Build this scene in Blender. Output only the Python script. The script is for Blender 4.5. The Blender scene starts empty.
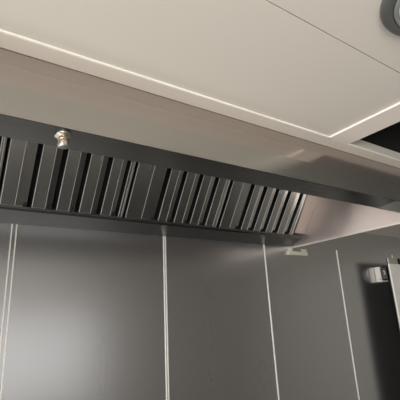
import bpy, bmesh, math, random
from mathutils import Vector, Matrix
random.seed(4)
C = bpy.context.scene.collection
K = 1.4          # metres per survey unit (camera to back wall)
CZ = 1.65        # eye height

def P(x, y, z):  # survey units (camera at origin) -> metres
    return Vector((x * K, y * K, CZ + z * K))

# ------------------------------------------------------------------ materials
def new_mat(name):
    m = bpy.data.materials.new(name); m.use_nodes = True
    nt = m.node_tree
    return m, nt, nt.nodes['Principled BSDF']

def plain(name, col, rough=0.5, metal=0.0, var=0.04, scale=6.0, bump=0.0):
    m, nt, b = new_mat(name)
    tc = nt.nodes.new('ShaderNodeTexCoord')
    n = nt.nodes.new('ShaderNodeTexNoise'); n.inputs['Scale'].default_value = scale
    n.inputs['Detail'].default_value = 3
    nt.links.new(tc.outputs['Object'], n.inputs['Vector'])
    r = nt.nodes.new('ShaderNodeValToRGB')
    r.color_ramp.elements[0].position = 0.3; r.color_ramp.elements[1].position = 0.7
    r.color_ramp.elements[0].color = tuple(c * (1 - var) for c in col) + (1,)
    r.color_ramp.elements[1].color = tuple(min(1, c * (1 + var)) for c in col) + (1,)
    nt.links.new(n.outputs['Fac'], r.inputs['Fac'])
    nt.links.new(r.outputs['Color'], b.inputs['Base Color'])
    b.inputs['Roughness'].default_value = rough; b.inputs['Metallic'].default_value = metal
    if bump:
        bp = nt.nodes.new('ShaderNodeBump'); bp.inputs['Strength'].default_value = bump
        bp.inputs['Distance'].default_value = 0.002
        nt.links.new(n.outputs['Fac'], bp.inputs['Height']); nt.links.new(bp.outputs['Normal'], b.inputs['Normal'])
    return m

def brushed(name, col, rough, stretch=(60, 60, 1.0), rvar=0.06, cvar=0.05, metal=1.0, bump=0.0, smudge=2.0, detail=4):
    """steel with fine brushing lines (stretched noise) and broad smudges in the roughness"""
    m, nt, b = new_mat(name)
    tc = nt.nodes.new('ShaderNodeTexCoord')
    mp = nt.nodes.new('ShaderNodeMapping'); mp.inputs['Scale'].default_value = stretch
    nt.links.new(tc.outputs['Object'], mp.inputs['Vector'])
    n = nt.nodes.new('ShaderNodeTexNoise'); n.inputs['Scale'].default_value = 3; n.inputs['Detail'].default_value = detail
    nt.links.new(mp.outputs['Vector'], n.inputs['Vector'])
    n2 = nt.nodes.new('ShaderNodeTexNoise'); n2.inputs['Scale'].default_value = smudge; n2.inputs['Detail'].default_value = 3
    mp2 = nt.nodes.new('ShaderNodeMapping')
    mp2.inputs['Scale'].default_value = tuple(1.0 if s <= min(stretch) * 1.01 else 2.2 for s in stretch)
    nt.links.new(tc.outputs['Object'], mp2.inputs['Vector']); nt.links.new(mp2.outputs['Vector'], n2.inputs['Vector'])
    mx = nt.nodes.new('ShaderNodeMath'); mx.operation = 'ADD'
    nt.links.new(n.outputs['Fac'], mx.inputs[0]); nt.links.new(n2.outputs['Fac'], mx.inputs[1])
    mr = nt.nodes.new('ShaderNodeMapRange')
    mr.inputs['From Min'].default_value = 0.6; mr.inputs['From Max'].default_value = 1.4
    mr.inputs['To Min'].default_value = rough - rvar; mr.inputs['To Max'].default_value = rough + rvar
    nt.links.new(mx.outputs[0], mr.inputs['Value']); nt.links.new(mr.outputs['Result'], b.inputs['Roughness'])
    r = nt.nodes.new('ShaderNodeValToRGB')
    r.color_ramp.elements[0].position = 0.3; r.color_ramp.elements[1].position = 0.7
    r.color_ramp.elements[0].color = tuple(c * (1 - cvar) for c in col) + (1,)
    r.color_ramp.elements[1].color = tuple(min(1, c * (1 + cvar)) for c in col) + (1,)
    nt.links.new(n.outputs['Fac'], r.inputs['Fac']); nt.links.new(r.outputs['Color'], b.inputs['Base Color'])
    b.inputs['Metallic'].default_value = metal
    if bump:
        bp = nt.nodes.new('ShaderNodeBump'); bp.inputs['Strength'].default_value = bump
        bp.inputs['Distance'].default_value = 0.004
        nt.links.new(n2.outputs['Fac'], bp.inputs['Height']); nt.links.new(bp.outputs['Normal'], b.inputs['Normal'])
    return m

M = {}
M['ceiling'] = plain('ceiling_panel_white', (0.70, 0.665, 0.60), 0.42, 0, 0.015, 1.5)
M['trim'] = plain('ceiling_trim_white', (0.88, 0.82, 0.74), 0.4, 0, 0.015, 3)
M['groove'] = plain('panel_joint_dark', (0.16, 0.14, 0.12), 0.7)
M['wall_steel'] = brushed('wall_steel_vertical_brush', (0.62, 0.62, 0.63), 0.27, (5, 5, 0.2), 0.006, 0.003, 0.95, 0.0, 1.6, 1)
M['seam'] = plain('polished_seam_steel', (0.95, 0.94, 0.89), 0.45, 0.2, 0.05, 30)
M['fascia'] = brushed('hood_front_steel', (0.44, 0.39, 0.355), 0.18, (0.6, 40, 40), 0.02, 0.01, 0.75, 0.0, 2)  # taupe of the reflected ceiling put into the base colour
M['hood_low'] = brushed('hood_lower_front_steel', (0.40, 0.385, 0.35), 0.22, (0.9, 57, 57), 0.01, 0.008, 0.75)  # greyer reflection of the lower face put into its colour
M['lip'] = brushed('hood_underside_steel', (0.21, 0.21, 0.205), 0.30, (0.6, 40, 40), 0.04, 0.04)  # dark floor reflection put into a darker steel colour
M['side'] = brushed('hood_side_steel', (0.74, 0.66, 0.64), 0.36, (30, 2, 0.8), 0.06, 0.06, 0.75, 0.1, 4)  # warm reflection put into the steel as a pink tint
M['corner'] = brushed('lip_reflection_steel', (0.46, 0.455, 0.43), 0.35, (4, 4, 4), 0.05, 0.04, 0.6)
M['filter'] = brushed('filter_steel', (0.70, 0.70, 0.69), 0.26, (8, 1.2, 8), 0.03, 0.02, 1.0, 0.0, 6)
M['filter_bend'] = brushed('filter_fold_steel', (0.36, 0.36, 0.36), 0.32, (8, 1.2, 8), 0.03, 0.02)  # darker copy of the filter steel, the folds' shade in its colour
M['edge'] = plain('filter_edge_highlight', (0.95, 0.94, 0.90), 0.4, 0.6, 0.1, 25)
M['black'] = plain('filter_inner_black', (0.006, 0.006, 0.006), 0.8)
M['void'] = plain('hatch_black', (0.004, 0.004, 0.004), 0.9)
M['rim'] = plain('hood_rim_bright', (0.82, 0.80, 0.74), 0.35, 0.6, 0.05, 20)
M['chrome'] = plain('nozzle_chrome', (0.62, 0.59, 0.53), 0.3, 0.9, 0.06, 40)
M['brass'] = plain('nozzle_collar_brass', (0.55, 0.42, 0.28), 0.3, 0.9, 0.1, 40)
M['cream'] = plain('cream_plastic', (0.72, 0.70, 0.58), 0.5, 0, 0.04, 20)
M['white'] = plain('white_plastic', (0.80, 0.79, 0.73), 0.4, 0, 0.03, 20)
M['screw'] = plain('screw_grey', (0.25, 0.24, 0.22), 0.4, 0.7)
M['plug'] = plain('black_plug', (0.004, 0.004, 0.0045), 0.3, 0, 0.1, 20)
M['glint'] = plain('plug_glint_metal', (0.8, 0.82, 0.82), 0.2, 1.0)
M['cabinet'] = plain('cabinet_black', (0.006, 0.007, 0.0075), 0.4, 0, 0.1, 3)
M['bar'] = plain('bar_white_metal', (0.98, 0.97, 0.93), 0.4, 0.0, 0.03, 12)
M['bar_cap'] = plain('bar_cap_grey', (0.50, 0.49, 0.45), 0.35, 0.4, 0.05, 12)
M['bezel'] = plain('light_bezel_grey', (0.13, 0.138, 0.136), 0.35, 0.2, 0.06, 12)
M['bezel2'] = plain('light_rim_grey', (0.34, 0.345, 0.34), 0.35, 0.3, 0.06, 12)
M['lens'] = plain('light_lens_frosted', (0.55, 0.55, 0.53), 0.15, 0.0, 0.25, 26, 0.4)
M['floor'] = plain('floor_dark_vinyl', (0.06, 0.058, 0.055), 0.5, 0, 0.15, 5)
M['room'] = plain('room_wall_grey', (0.55, 0.54, 0.51), 0.5, 0, 0.05, 2)
M['duct'] = plain('hood_inside_dark', (0.05, 0.05, 0.05), 0.6)

# ------------------------------------------------------------------ mesh helpers
def obj(name, bm, mats, parent=None, smooth=False, world=True):
    me = bpy.data.meshes.new(name)
    bmesh.ops.recalc_face_normals(bm, faces=bm.faces)
    bm.to_mesh(me); bm.free()
    o = bpy.data.objects.new(name, me); C.objects.link(o)
    for m in (mats if isinstance(mats, (list, tuple)) else [mats]): me.materials.append(m)
    if smooth:
        for p in me.polygons: p.use_smooth = True
    if parent:
        o.parent = parent
        if world:   # mesh written in metres of the world: undo the parent's transform
            o.matrix_parent_inverse = parent.matrix_basis.inverted()
    return o

def thing(name, label, cat, loc, rot=(0, 0, 0), group=None):
    o = bpy.data.objects.new(name, None); C.objects.link(o)
    o.location = loc; o.rotation_euler = rot; o.empty_display_size = 0.05
    o['label'] = label; o['category'] = cat
    if group: o['group'] = group
    bpy.context.view_layer.update()
    return o

def struct(name, bm, mats, smooth=False, parent=None):
    o = obj(name, bm, mats, parent, smooth)
    if not parent: o['kind'] = 'structure'
    return o

def box(bm, lo, hi, mi=0, bevel=0.0):
    x0, y0, z0 = lo; x1, y1, z1 = hi
    v = [bm.verts.new(c) for c in ((x0,y0,z0),(x1,y0,z0),(x1,y1,z0),(x0,y1,z0),(x0,y0,z1),(x1,y0,z1),(x1,y1,z1),(x0,y1,z1))]
    fs = [bm.faces.new([v[i] for i in q]) for q in ((0,3,2,1),(4,5,6,7),(0,1,5,4),(1,2,6,5),(2,3,7,6),(3,0,4,7))]
    for f in fs: f.material_index = mi
    if bevel:
        es = list({e for f in fs for e in f.edges})
        bmesh.ops.bevel(bm, geom=es, offset=bevel, segments=2, affect='EDGES', profile=0.5)
    return bm

def prism(bm, prof, x0, x1, axes='yz', mi=0):
    """extrude a closed 2D profile along the remaining axis"""
    def pt(a, b, t):
        return {'yz': (t, a, b), 'xz': (a, t, b), 'xy': (a, b, t)}[axes]
    A = [bm.verts.new(pt(a, b, x0)) for a, b in prof]; B = [bm.verts.new(pt(a, b, x1)) for a, b in prof]
    n = len(prof)
    fs = [bm.faces.new(A), bm.faces.new(B[::-1])]
    fs += [bm.faces.new((A[i], A[(i+1) % n], B[(i+1) % n], B[i])) for i in range(n)]
    for f in fs: f.material_index = mi
    return bm

def lathe(bm, prof, segs=40, center=(0, 0, 0), mi=0, axis='z'):
    """prof: (radius, height) from one end to the other"""
    rings = []
    for r, h in prof:
        ring = []
        for i in range(segs):
            a = 2 * math.pi * i / segs
            p = (r * math.cos(a), r * math.sin(a), h)
            if axis == 'y': p = (p[0], h, p[1])
            if axis == 'x': p = (h, p[0], p[1])
            ring.append(bm.verts.new(Vector(p) + Vector(center)))
        rings.append(ring)
    fs = []
    for a, b in zip(rings, rings[1:]):
        for i in range(segs):
            fs.append(bm.faces.new((a[i], a[(i+1) % segs], b[(i+1) % segs], b[i])))
    fs.append(bm.faces.new(rings[0][::-1])); fs.append(bm.faces.new(rings[-1]))
    for f in fs: f.material_index = mi
    return bm

NB = bmesh.new

# ------------------------------------------------------------------ survey numbers
YW = 1.0 * K                       # back wall
ZC = CZ + 0.326 * K                # ceiling
ZH = CZ + 0.237 * K                # hood bottom
YF = 0.4515 * K                    # hood front
YL = 0.5165 * K                    # inner edge of the lip
XR = 1.10 * K                      # hood right side
XL0 = -1.15                        # hood left end
RX0, RX1, RY0 = -2.6, 3.3, -0.95   # room
ZTOP = CZ + 0.66

# ------------------------------------------------------------------ setting
struct('floor', box(NB(), (RX0, RY0, -0.06), (RX1, YW, 0)), M['floor'])
struct('wall_back', box(NB(), (RX0, YW, 0), (RX1, YW + 0.08, ZTOP + 0.05)), M['wall_steel'])
struct('wall_left', box(NB(), (RX0 - 0.08, RY0, 0), (RX0, YW, ZTOP)), M['room'])
struct('wall_right', box(NB(), (RX1, RY0, 0), (RX1 + 0.08, YW, ZTOP)), M['room'])
# wall behind the camera, with the serving opening
bm = NB(); HX0, HX1, HZ0, HZ1 = -1.5, 1.3, 1.0, 1.75
box(bm, (RX0, RY0 - 0.08, 0), (HX0, RY0, ZC)); box(bm, (HX1, RY0 - 0.08, 0), (RX1, RY0, ZC))
box(bm, (HX0, RY0 - 0.08, 0), (HX1, RY0, HZ0)); box(bm, (HX0, RY0 - 0.08, HZ1), (HX1, RY0, ZC))
struct('wall_front', bm, M['room'])

# seams of the steel cladding: two fine raised beads side by side
def seam(n, xs, w):
    bm = NB()
    for x in xs:
        box(bm, (x - w, YW - 0.003, 0.9), (x + w, YW, ZH - 0.001))
    struct('trim_%d' % n, bm, M['seam'])
seam(1, (0.1295 * K, 0.1400 * K), 0.0017)
seam(2, (0.5435 * K, 0.5497 * K), 0.0015)
seam(3, (0.9495 * K,), 0.0020)
seam(4, (1.3545 * K,), 0.0020)
seam(5, (1.7615 * K,), 0.0020)

# ceiling: panels with a joint, cut out for the hatch
TX0, TX1, TY0 = 0.605 * K, 0.664 * K, 0.4235 * K    # corner of the trim
SY = 0.2318 * K
bm = NB()
g = 0.0010
box(bm, (RX0, SY + g, ZC), (TX1 - 0.004, YF, ZC + 0.03), 0)
box(bm, (RX0, RY0, ZC), (TX1 - 0.004, SY - g, ZC + 0.03), 0)
box(bm, (RX0, SY - g, ZC + 0.003), (TX1 - 0.004, SY + g, ZC + 0.028), 1)
HATCH = (TX1 - 0.004, -0.25, 2.35, TY0 - 0.0)
box(bm, (TX1 - 0.004, TY0 + 0.004, ZC), (RX1, YF, ZC + 0.03), 0)
box(bm, (HATCH[2], RY0, ZC), (RX1, TY0 + 0.004, ZC + 0.03), 0)
box(bm, (TX1 - 0.004, RY0, ZC), (HATCH[2], HATCH[1], ZC + 0.03), 0)
box(bm, (XR + 0.003, YF, ZC), (RX1, YW, ZC + 0.03), 0); box(bm, (RX0, YF, ZC), (XL0 - 0.003, YW, ZC + 0.03), 0)
struct('ceiling', bm, [M['ceiling'], M['groove']])
tt = 0.004
bm = NB(); box(bm, (RX0, TY0, ZC - tt), (RX1, YF - 0.0012, ZC + 0.0), 0, 0.001)
struct('trim_6', bm, M['trim'])
bm = NB(); box(bm, (TX0, RY0 + 0.01, ZC - tt), (TX1, TY0 - 0.0006, ZC + 0.0), 0, 0.001)
struct('trim_7', bm, M['trim'])
# pale bead on the trim's free edge, its light catch in the colour
bm = NB(); box(bm, (RX0, TY0 - 0.006, ZC - tt - 0.001), (TX0, TY0, ZC - 0.0002), 0, 0.001)
box(bm, (TX0 - 0.006, RY0 + 0.01, ZC - tt - 0.001), (TX0, TY0, ZC - 0.0002), 0, 0.001)
box(bm, (TX1 + 0.0005, TY0 - 0.004, ZC - tt - 0.001), (RX1 - 0.01, TY0 - 0.0003, ZC - 0.0002), 0, 0.001)
struct('trim_8', bm, plain('trim_edge_bead', (0.97, 0.94, 0.87), 0.3, 0, 0.02, 20))

t = thing('roof_hatch', 'black square hatch opening in the ceiling beside the white trim corner', 'hatch',
          (1.65, 0.17, ZC + 0.03))
h0, h1, h2, h3 = HATCH
bm = NB(); e = 0.012
box(bm, (h0 - e, h1 - e, ZC + 0.031), (h0, h3 + e, ZC + 0.3)); box(bm, (h2, h1 - e, ZC + 0.031), (h2 + e, h3 + e, ZC + 0.3))
box(bm, (h0, h1 - e, ZC + 0.031), (h2, h1, ZC + 0.3)); box(bm, (h0, h3 + 0.0045, ZC + 0.031), (h2, h3 + 0.004 + e, ZC + 0.3))
obj('hatch_frame', bm, M['void'], t)
obj('hatch_lid', box(NB(), (h0 - e, h1 - e, ZC + 0.3), (h2 + e, h3 + e, ZC + 0.315)), M['void'], t)

# ------------------------------------------------------------------ extractor hood
hood = thing('extractor_hood', 'long stainless steel extractor hood along the top of the steel wall', 'extractor hood', (0, YF, ZH))
th = 0.0015
ZB = CZ + 0.2755 * K          # fold of the front
obj('front_panel', box(NB(), (XL0, YF, ZB), (XR, YF + th, ZTOP)), M['fascia'], hood)
prof = [(YF, ZB), (YF + th, ZB), (YF + th + 0.0030, ZH), (YF + 0.0030, ZH)]
obj('front_band', prism(NB(), prof, XL0, XR), M['hood_low'], hood)
yA = YF + 0.003; yM = 0.477 * K
prof = [(yA, ZH), (yM, ZH), (YL, ZH + 0.0012), (YL, ZH + 0.010), (YL - 0.0015, ZH + 0.010), (YL - 0.0015, ZH + 0.0028), (yM, ZH + 0.0016), (yA, ZH + 0.0016)]
XC = 0.845 * K
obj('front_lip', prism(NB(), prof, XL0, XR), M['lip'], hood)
# lighter plate added as the reflection under the lip's right end
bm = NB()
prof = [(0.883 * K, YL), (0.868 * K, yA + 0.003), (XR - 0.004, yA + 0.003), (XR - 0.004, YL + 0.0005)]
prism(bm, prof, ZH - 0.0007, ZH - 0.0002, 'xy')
cp = obj('lip_reflection', bm, M['corner'], hood)
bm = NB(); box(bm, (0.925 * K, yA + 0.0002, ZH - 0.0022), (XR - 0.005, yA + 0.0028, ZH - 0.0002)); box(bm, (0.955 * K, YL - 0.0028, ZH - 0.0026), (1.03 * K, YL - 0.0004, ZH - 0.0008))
obj('lip_edge_glint', bm, M['rim'], cp)  # glints on the lip edges, built as bright strips
# side panel, double sheet, with its rim
obj('side_panel', box(NB(), (XR, YF, ZH), (XR + 0.002, YW - 0.0005, ZTOP)), M['side'], hood)
bm = NB(); box(bm, (XR - 0.001, YF + 0.006, ZH - 0.007), (XR + 0.005, YW - 0.0008, ZH + 0.001), 0, 0.0015)
obj('side_rim', bm, M['rim'], hood)
obj('end_panel', box(NB(), (XL0 - 0.002, YF, ZH), (XL0, YW - 0.0005, ZTOP)), M['duct'], hood)
obj('top_panel', box(NB(), (XL0, YF, ZTOP), (XR + 0.002, YW - 0.0005, ZTOP + 0.004)), M['duct'], hood)  # unseen hood top, put in to block light
# grease trough under the filters
yG = 0.873 * K
bm = NB()
prof = [(YW - 0.0006, ZH), (yG, ZH), (yG - 0.002, ZH + 0.010), (yG - 0.004, ZH + 0.010), (yG - 0.0025, ZH - 0.0012), (YW - 0.0006, ZH - 0.0012)]
XG0, XG1 = 1.000 * K, 1.088 * K      # the right end is cut on the skew
def end_x(y): return XG0 + (XG1 - XG0) * (y - yG) / (YW - yG)
A = [bm.verts.new((XL0 + 0.001, a, b)) for a, b in prof]; B = [bm.verts.new((end_x(a), a, b)) for a, b in prof]
bm.faces.new(A); bm.faces.new(B[::-1])
for i in range(len(prof)): bm.faces.new((A[i], A[(i+1) % len(prof)], B[(i+1) % len(prof)], B[i]))
tro = obj('grease_trough', bm, brushed('trough_steel', (0.085, 0.085, 0.084), 0.32, (0.6, 40, 40), 0.03, 0.03), hood)  # trough colour darkened for the dark reflection underneath
bm = NB(); pts = [(yG - 0.004, ZH - 0.001), (YW - 0.001, ZH - 0.001), (YW - 0.001, ZH + 0.02), (yG + 0.06, ZH + 0.02), (yG - 0.004, ZH + 0.012)]
A = [bm.verts.new((end_x(a), a, b)) for a, b in pts]; B = [bm.verts.new((end_x(a) + 0.0015, a, b)) for a, b in pts]
bm.faces.new(A); bm.faces.new(B[::-1])
for i in range(5): bm.faces.new((A[i], A[(i+1) % 5], B[(i+1) % 5], B[i]))
obj('end_cap', bm, brushed('trough_end_steel', (0.30, 0.26, 0.22), 0.4), tro)

# ------------------------------------------------------------------ baffle filters
AN = math.radians(125)
S55, C55 = math.sin(math.radians(55)), math.cos(math.radians(55))
yB, zB = 0.868 * K, CZ + 0.2435 * K       # lower edge of the filter plane
LEN = 0.345
def w2(u0, v, w):   # filter-plane coordinates -> world
    return Vector((u0, yB - C55 * v - S55 * w, zB + S55 * v - C55 * w))

def make_filter(x0, x1, slots, label, widen):
    """slots: (start, end) of the dark gaps, in metres along X"""
    t = thing('baffle_filter', label, 'grease filter', (x0, yB, zB), (AN, 0, 0), 'stainless baffle filters in the hood')
    W = x1 - x0
    sl = [(a - x0 - widen, b - x0) for a, b in slots]
    # frame: bottom and top channel plus edge strips, black sheet inside it for the slots' shade
    bm = NB()
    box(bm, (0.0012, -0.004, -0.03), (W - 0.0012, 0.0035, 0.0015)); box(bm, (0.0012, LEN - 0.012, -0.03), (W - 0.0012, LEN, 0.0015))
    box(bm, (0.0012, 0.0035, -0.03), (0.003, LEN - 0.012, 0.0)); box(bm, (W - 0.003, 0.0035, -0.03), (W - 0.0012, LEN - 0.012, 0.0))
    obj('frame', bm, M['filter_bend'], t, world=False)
    obj('slot_shade_sheet', box(NB(), (0.003, 0.0035, -0.031), (W - 0.003, LEN - 0.012, -0.0295)), M['black'], t, world=False)
    starts = [0.003] + [b for a, b in sl]; ends = [a for a, b in sl] + [W - 0.003]
    for i, (a, b) in enumerate(zip(starts, ends)):
        w = b - a
        if w < 0.008: continue
        f = a + w * (0.66 if i else 0.55)         # fold line
        d = 0.006 if i else 0.003
        if widen >= 0.004: d = 0.002
        if i == len(sl): d = 0.002
        hole = 0.011
        bm = NB()
        v0, v1 = 0.0035, LEN - 0.012
        t_ = 0.001
        # flat face
        prism(bm, [(a, -0.003), (a, 0), (f, 0), (f, -t_), (a + t_, -t_), (a + t_, -0.003)], v0, v1, 'xz')
        o = obj('baffle', bm, M['filter'], t, world=False)
        bm = NB()   # folded-back wing, its foot notched for draining
        vv = v0
        prism(bm, [(f, 0), (b, -d * 0.8), (b, -d * 0.8 - 0.012), (b - t_, -d * 0.8 - 0.012), (b - t_, -d * 0.8 - t_), (f, -t_)], vv, v1, 'xz')
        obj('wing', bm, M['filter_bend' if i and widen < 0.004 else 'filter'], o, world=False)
        if i < len(sl):
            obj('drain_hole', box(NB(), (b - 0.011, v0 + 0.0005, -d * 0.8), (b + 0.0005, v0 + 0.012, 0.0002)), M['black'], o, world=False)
        bm = NB()   # highlights of slat edge and fold, painted as pale strips
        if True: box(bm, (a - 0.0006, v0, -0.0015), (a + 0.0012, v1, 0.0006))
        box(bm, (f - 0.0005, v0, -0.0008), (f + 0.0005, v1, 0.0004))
        obj('edge_highlight', bm, M['edge'], o, world=False)
    return t

def sl(pairs): return [(a * K, b * K) for a, b in pairs]
g_ = 0.0
F = [
 (-0.195, 0.0785, [(-0.135,-0.126),(-0.084,-0.075),(-0.033,-0.024),(0.014,0.023),(0.060,0.069)],
  'leftmost baffle grease filter, mostly outside the left edge, tilted steel slats'),
 (0.083, 0.3585, [(0.138,0.1475),(0.190,0.1995),(0.2415,0.250),(0.292,0.3015),(0.338,0.346)],
  'dark steel baffle grease filter behind the hanging chrome nozzle'),
 (0.363, 0.645, [(0.446,0.456),(0.4945,0.5035),(0.545,0.5545),(0.596,0.606)],
  'middle steel baffle grease filter with a wide blank panel at its left edge'),
 (0.6535, 0.959, [(0.726,0.736),(0.776,0.786),(0.826,0.836),(0.877,0.887),(0.931,0.941)],
  'rightmost steel baffle grease filter, next to the pinkish hood side panel'),
]
for (x0, x1, s, lab), wd in zip(F, (0.002, 0.002, 0.0045, 0.007)):
    make_filter(x0 * K, x1 * K, sl(s), lab, wd)
# set-back filler plate between the last filter and the side panel, and black sheet added as shade in the filter gaps
bm = NB(); a = [w2(0.962 * K, -0.02, -0.10), w2(XR - 0.0006, -0.02, -0.10), w2(XR - 0.0006, 0.345, -0.10), w2(0.962 * K, 0.345, -0.10)]
b = [w2(0.962 * K, -0.02, -0.102), w2(XR - 0.0006, -0.02, -0.102), w2(XR - 0.0006, 0.345, -0.102), w2(0.962 * K, 0.345, -0.102)]
A = [bm.verts.new(p) for p in a]; B = [bm.verts.new(p) for p in b]
bm.faces.new(A); bm.faces.new(B[::-1])
for i in range(4): bm.faces.new((A[i], A[(i+1)%4], B[(i+1)%4], B[i]))
obj('filler_plate', bm, brushed('filler_steel', (0.46, 0.42, 0.39), 0.3), hood)
bm = NB(); prof = [w2(0, v, w) for v, w in ((-0.005, -0.034), (0.345, -0.034), (0.345, -0.036), (-0.005, -0.036))]
prism(bm, [(p.y, p.z) for p in prof], XL0 + 0.002, 0.959 * K)
obj('gap_shade_sheet', bm, M['black'], hood)
# sloping rail that holds the filters' right end
bm = NB(); prof = [w2(0, v, w) for v, w in ((0.0, 0.001), (0.345, 0.001), (0.345, -0.099), (0.0, -0.099))]
prism(bm, [(p.y, p.z) for p in prof], 0.9595 * K, 0.9595 * K + 0.003)
obj('filter_rail', bm, M['filter_bend'], hood)

# ------------------------------------------------------------------ nozzle under the lip
nx, ny = 0.1112 * K, 0.4690 * K
t = thing('nozzle', 'small chrome nozzle with flared collar hanging under the hood lip', 'nozzle', (nx, ny, ZH))
obj('ceiling_flange', lathe(NB(), [(0.012, ZH - 0.0001), (0.012, ZH - 0.003), (0.0075, ZH - 0.0045), (0.0065, ZH - 0.009)], 32, (nx, ny, 0)), M['chrome'], t, True)
bm = NB()   # flared foil collar with a crooked rim
segs = 28; rings = []
for r, h in ((0.0070, -0.009), (0.0085, -0.0115), (0.0100, -0.0095), (0.0125, -0.0065)):
    ring = []
    for i in range(segs):
        a = 2 * math.pi * i / segs
        k = 1 + 0.10 * math.sin(3 * a + 1) + (0.28 if r > 0.012 and math.cos(a - 3.3) > 0.75 else 0)
        ring.append(bm.verts.new((nx + r * k * math.cos(a), ny + r * k * math.sin(a), ZH + h + 0.0012 * math.sin(2 * a))))
    rings.append(ring)
for a, b in zip(rings, rings[1:]):
    for i in range(segs): bm.faces.new((a[i], a[(i+1) % segs], b[(i+1) % segs], b[i]))
obj('foil_collar', bm, M['chrome'], t, True)
obj('brass_ring', lathe(NB(), [(0.0088, ZH - 0.0105), (0.0102, ZH - 0.0115), (0.0102, ZH - 0.0145), (0.0088, ZH - 0.0155)], 32, (nx, ny, 0)), M['brass'], t, True)
cap = obj('cap', lathe(NB(), [(0.0090, ZH - 0.0155), (0.0094, ZH - 0.0165), (0.0094, ZH - 0.0265), (0.0086, ZH - 0.0280)], 32, (nx, ny, 0)), M['chrome'], t, True)
obj('orifice', lathe(NB(), [(0.0070, ZH - 0.0279), (0.0070, ZH - 0.0284), (0.0060, ZH - 0.0286)], 24, (nx, ny, 0)), M['screw'], cap, True)

# ------------------------------------------------------------------ cream bracket under the hood's rear corner
bx0, bx1, bz0, bz1 = 1.062 * K, 1.164 * K, CZ + 0.2045 * K, CZ + 0.226 * K
t = thing('plastic_bracket', 'small cream plastic bracket on the steel wall beneath the hood corner', 'bracket', ((bx0 + bx1) / 2, YW, bz0))
obj('base_plate', box(NB(), (bx0, YW - 0.014, bz0), (bx1, YW - 0.0003, bz0 + 0.019), 0, 0.002), M['cream'], t)
obj('clip', box(NB(), (bx0 + 0.012, YW - 0.012, bz0 + 0.0185), (bx0 + 0.032, YW - 0.001, bz1 + 0.004), 0, 0.001), M['cream'], t)
obj('clip', box(NB(), (bx1 - 0.045, YW - 0.012, bz0 + 0.0185), (bx1 - 0.004, YW - 0.001, bz1 + 0.003), 0, 0.001), M['cream'], t)
obj('slot_screw', box(NB(), (bx1 - 0.056, YW - 0.0125, bz0 + 0.0188), (bx1 - 0.047, YW - 0.002, bz1 - 0.001), 0, 0.0008), M['screw'], t)

# ------------------------------------------------------------------ black-backed panel standing off the wall, white upright on its edge
cx = 1.579 * K; cyf = 0.914 * K; ctop = CZ + 0.2015 * K; cz0 = 0.0
t = thing('edge_panel', 'tall black backed panel with a white metal edge upright, standing just off the steel wall', 'panel', (cx + 0.35, YW, cz0))
obj('backing', box(NB(), (cx, cyf + 0.010, cz0), (cx + 0.7, cyf + 0.016, ctop), 0, 0.001), M['cabinet'], t)
bar = obj('edge_upright', box(NB(), (cx - 0.001, cyf, cz0), (cx + 0.112, cyf + 0.0098, ctop - 0.034), 0, 0.0012), M['bar'], t)
obj('upright_cap', box(NB(), (cx - 0.001, cyf, ctop - 0.0338), (cx + 0.094, cyf + 0.0098, ctop + 0.001), 0, 0.0012), M['bar_cap'], bar)
obj('face', box(NB(), (cx + 0.1125, cyf + 0.002, cz0), (cx + 0.7, cyf + 0.0098, ctop), 0, 0.001), M['cabinet'], t)

# ------------------------------------------------------------------ white socket with a black plug
sx0, sx1 = 1.598 * K, 1.650 * K; sz0, sz1 = CZ + 0.108 * K, CZ + 0.173 * K
syf = 0.974 * K
t = thing('socket_box', 'white square socket box on the steel wall beside the white upright', 'socket', ((sx0 + sx1) / 2, YW, (sz0 + sz1) / 2))
bd = obj('housing', box(NB(), (sx0, syf, sz0), (sx1, YW - 0.0003, sz1), 0, 0.003), M['white'], t)
obj('screw', lathe(NB(), [(0.0042, sx0 - 0.0012), (0.0042, sx0 + 0.001)], 16, (0, YW - 0.030, sz0 + 0.016), 0, 'x'), M['screw'], bd)
pl = thing('power_plug', 'black round plug pushed into the white socket box', 'plug', ((sx0 + sx1) / 2, syf, (sz0 + sz1) / 2))
zc = (sz0 + sz1) / 2
obj('plug_body', box(NB(), (sx0 + 0.002, syf - 0.042, sz0 + 0.008), (sx1 - 0.001, syf - 0.0004, sz1 - 0.003), 0, 0.007), M['plug'], pl)
bm = NB()
for k, (dy, r) in enumerate(((-0.018, 0.013),)):
    n = 20; r2 = r - 0.0022
    outer = [bm.verts.new((sx0 + 0.0012, syf + dy + r * math.cos(a), zc + 0.006 + r * math.sin(a))) for a in [math.radians(110 + 150 * i / n) for i in range(n + 1)]]
    inner = [bm.verts.new((sx0 + 0.0012, syf + dy + r2 * math.cos(a), zc + 0.006 + r2 * math.sin(a))) for a in [math.radians(110 + 150 * i / n) for i in range(n + 1)]]
    for i in range(n): bm.faces.new((outer[i], outer[i+1], inner[i+1], inner[i]))
ex = bmesh.ops.extrude_face_region(bm, geom=bm.faces[:])
for v in [q for q in ex['geom'] if isinstance(q, bmesh.types.BMVert)]: v.co.x += 0.002
obj('plug_ring_glint', bm, M['glint'], pl)  # ring glint on the plug, shaped as a bright arc

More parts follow.
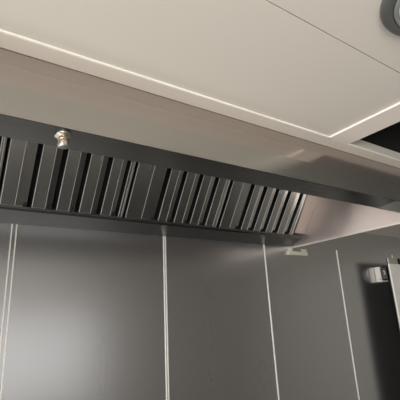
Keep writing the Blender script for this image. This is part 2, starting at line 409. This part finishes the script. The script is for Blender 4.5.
# ------------------------------------------------------------------ round bulkhead light
lx, ly = 0.591, 0.160
t = thing('ceiling_light', 'round grey bulkhead light with frosted lens on the white ceiling', 'ceiling light', (lx, ly, ZC))
def ringlathe(prof, segs=64):
    bm = NB(); rings = []
    for r, h in prof:
        rings.append([bm.verts.new((lx + r * math.cos(2*math.pi*i/segs), ly + r * math.sin(2*math.pi*i/segs), ZC + h)) for i in range(segs)])
    for a, b in zip(rings, rings[1:] + rings[:1]):
        for i in range(segs): bm.faces.new((a[i], a[(i+1)%segs], b[(i+1)%segs], b[i]))
    return bm
obj('bezel', ringlathe([(0.102, -0.0003), (0.103, -0.004), (0.101, -0.008), (0.095, -0.011), (0.088, -0.012), (0.0845, -0.011), (0.083, -0.0003)]), M['bezel'], t, True)
obj('inner_ring', ringlathe([(0.084, -0.008), (0.083, -0.013), (0.080, -0.0145), (0.077, -0.012), (0.077, -0.004)]), M['bezel2'], t, True)
bm = NB(); prof = []
for i in range(10):
    a = i / 9 * math.pi / 2
    prof.append((max(0.0005, 0.0775 * math.cos(a)), -0.009 - 0.012 * math.sin(a)))
lathe(bm, [(r, ZC + h) for r, h in prof], 48, (lx, ly, 0))
ln = obj('lens', bm, M['lens'], t, True)
bm = NB()   # moulded ribs of the lens
for k in (-2, -1, 0, 1, 2):
    y = k * 0.022; half = math.sqrt(0.072**2 - y*y)
    n = 10
    for i in range(n):
        xa = -half + 2*half*i/n; xb = -half + 2*half*(i+1)/n
        def hz(x): return ZC - 0.009 - 0.012 * math.sqrt(max(0, 1 - (x*x + y*y) / 0.0775**2)) - 0.0006
        v = [bm.verts.new((lx + x, ly + y + s, hz(x))) for x, s in ((xa, -0.002), (xb, -0.002), (xb, 0.002), (xa, 0.002))]
        bm.faces.new(v)
obj('lens_rib', bm, M['bezel2'], ln)

# ------------------------------------------------------------------ light
def area(name, loc, target, size, sy, power, col):
    l = bpy.data.lights.new(name, 'AREA'); l.shape = 'RECTANGLE'; l.size = size; l.size_y = sy
    l.energy = power; l.color = col
    o = bpy.data.objects.new(name, l); C.objects.link(o); o.location = loc
    o.rotation_euler = (Vector(target) - Vector(loc)).to_track_quat('-Z', 'Y').to_euler()
    return o
area('front_wall_fill_light', (-0.7, 1.05, 0.75), (-0.4, -0.6, 2.0), 2.4, 0.6, 14, (1.0, 0.95, 0.90))  # added fill for the front wall and ceiling
area('low_bounce_light', (-1.5, -0.3, 0.5), (-0.7, 0.3, 2.2), 1.6, 1.0, 10, (1.0, 0.92, 0.82))
area('left_fill_light', (-2.4, -0.45, 1.25), (2.2, 1.0, 1.75), 0.8, 1.3, 24, (1.0, 0.95, 0.89))  # added fill from the left, brightens upright and side panel
area('upright_fill_light', (-0.8, -0.85, 1.55), (2.2, 1.28, 1.75), 0.5, 0.7, 7, (1.0, 0.97, 0.93)).data.spread = math.radians(80)  # extra fill lamp added for the white upright

w = bpy.data.worlds.new('World'); bpy.context.scene.world = w; w.use_nodes = True
bg = w.node_tree.nodes['Background']; bg.inputs[0].default_value = (1.0, 0.98, 0.95, 1); bg.inputs[1].default_value = 1.0

# ------------------------------------------------------------------ camera
R = ((0.83291268, -0.55134714, -0.04767387), (0.12284576, 0.26820143, -0.95549825), (0.53959743, 0.78999008, 0.29111903))
cam = bpy.data.cameras.new('camera'); co = bpy.data.objects.new('camera', cam); C.objects.link(co)
cam.sensor_width = 36; cam.sensor_fit = 'HORIZONTAL'; cam.lens = 383.53 / 400 * 36; cam.clip_start = 0.01
m3 = Matrix(((R[0][0], -R[1][0], -R[2][0]), (R[0][1], -R[1][1], -R[2][1]), (R[0][2], -R[1][2], -R[2][2])))
co.matrix_world = Matrix.Translation((0, 0, CZ)) @ m3.to_4x4()
bpy.context.scene.camera = co
vs = bpy.context.scene.view_settings
vs.view_transform = 'Standard'; vs.look = 'None'; vs.exposure = 0; vs.gamma = 1
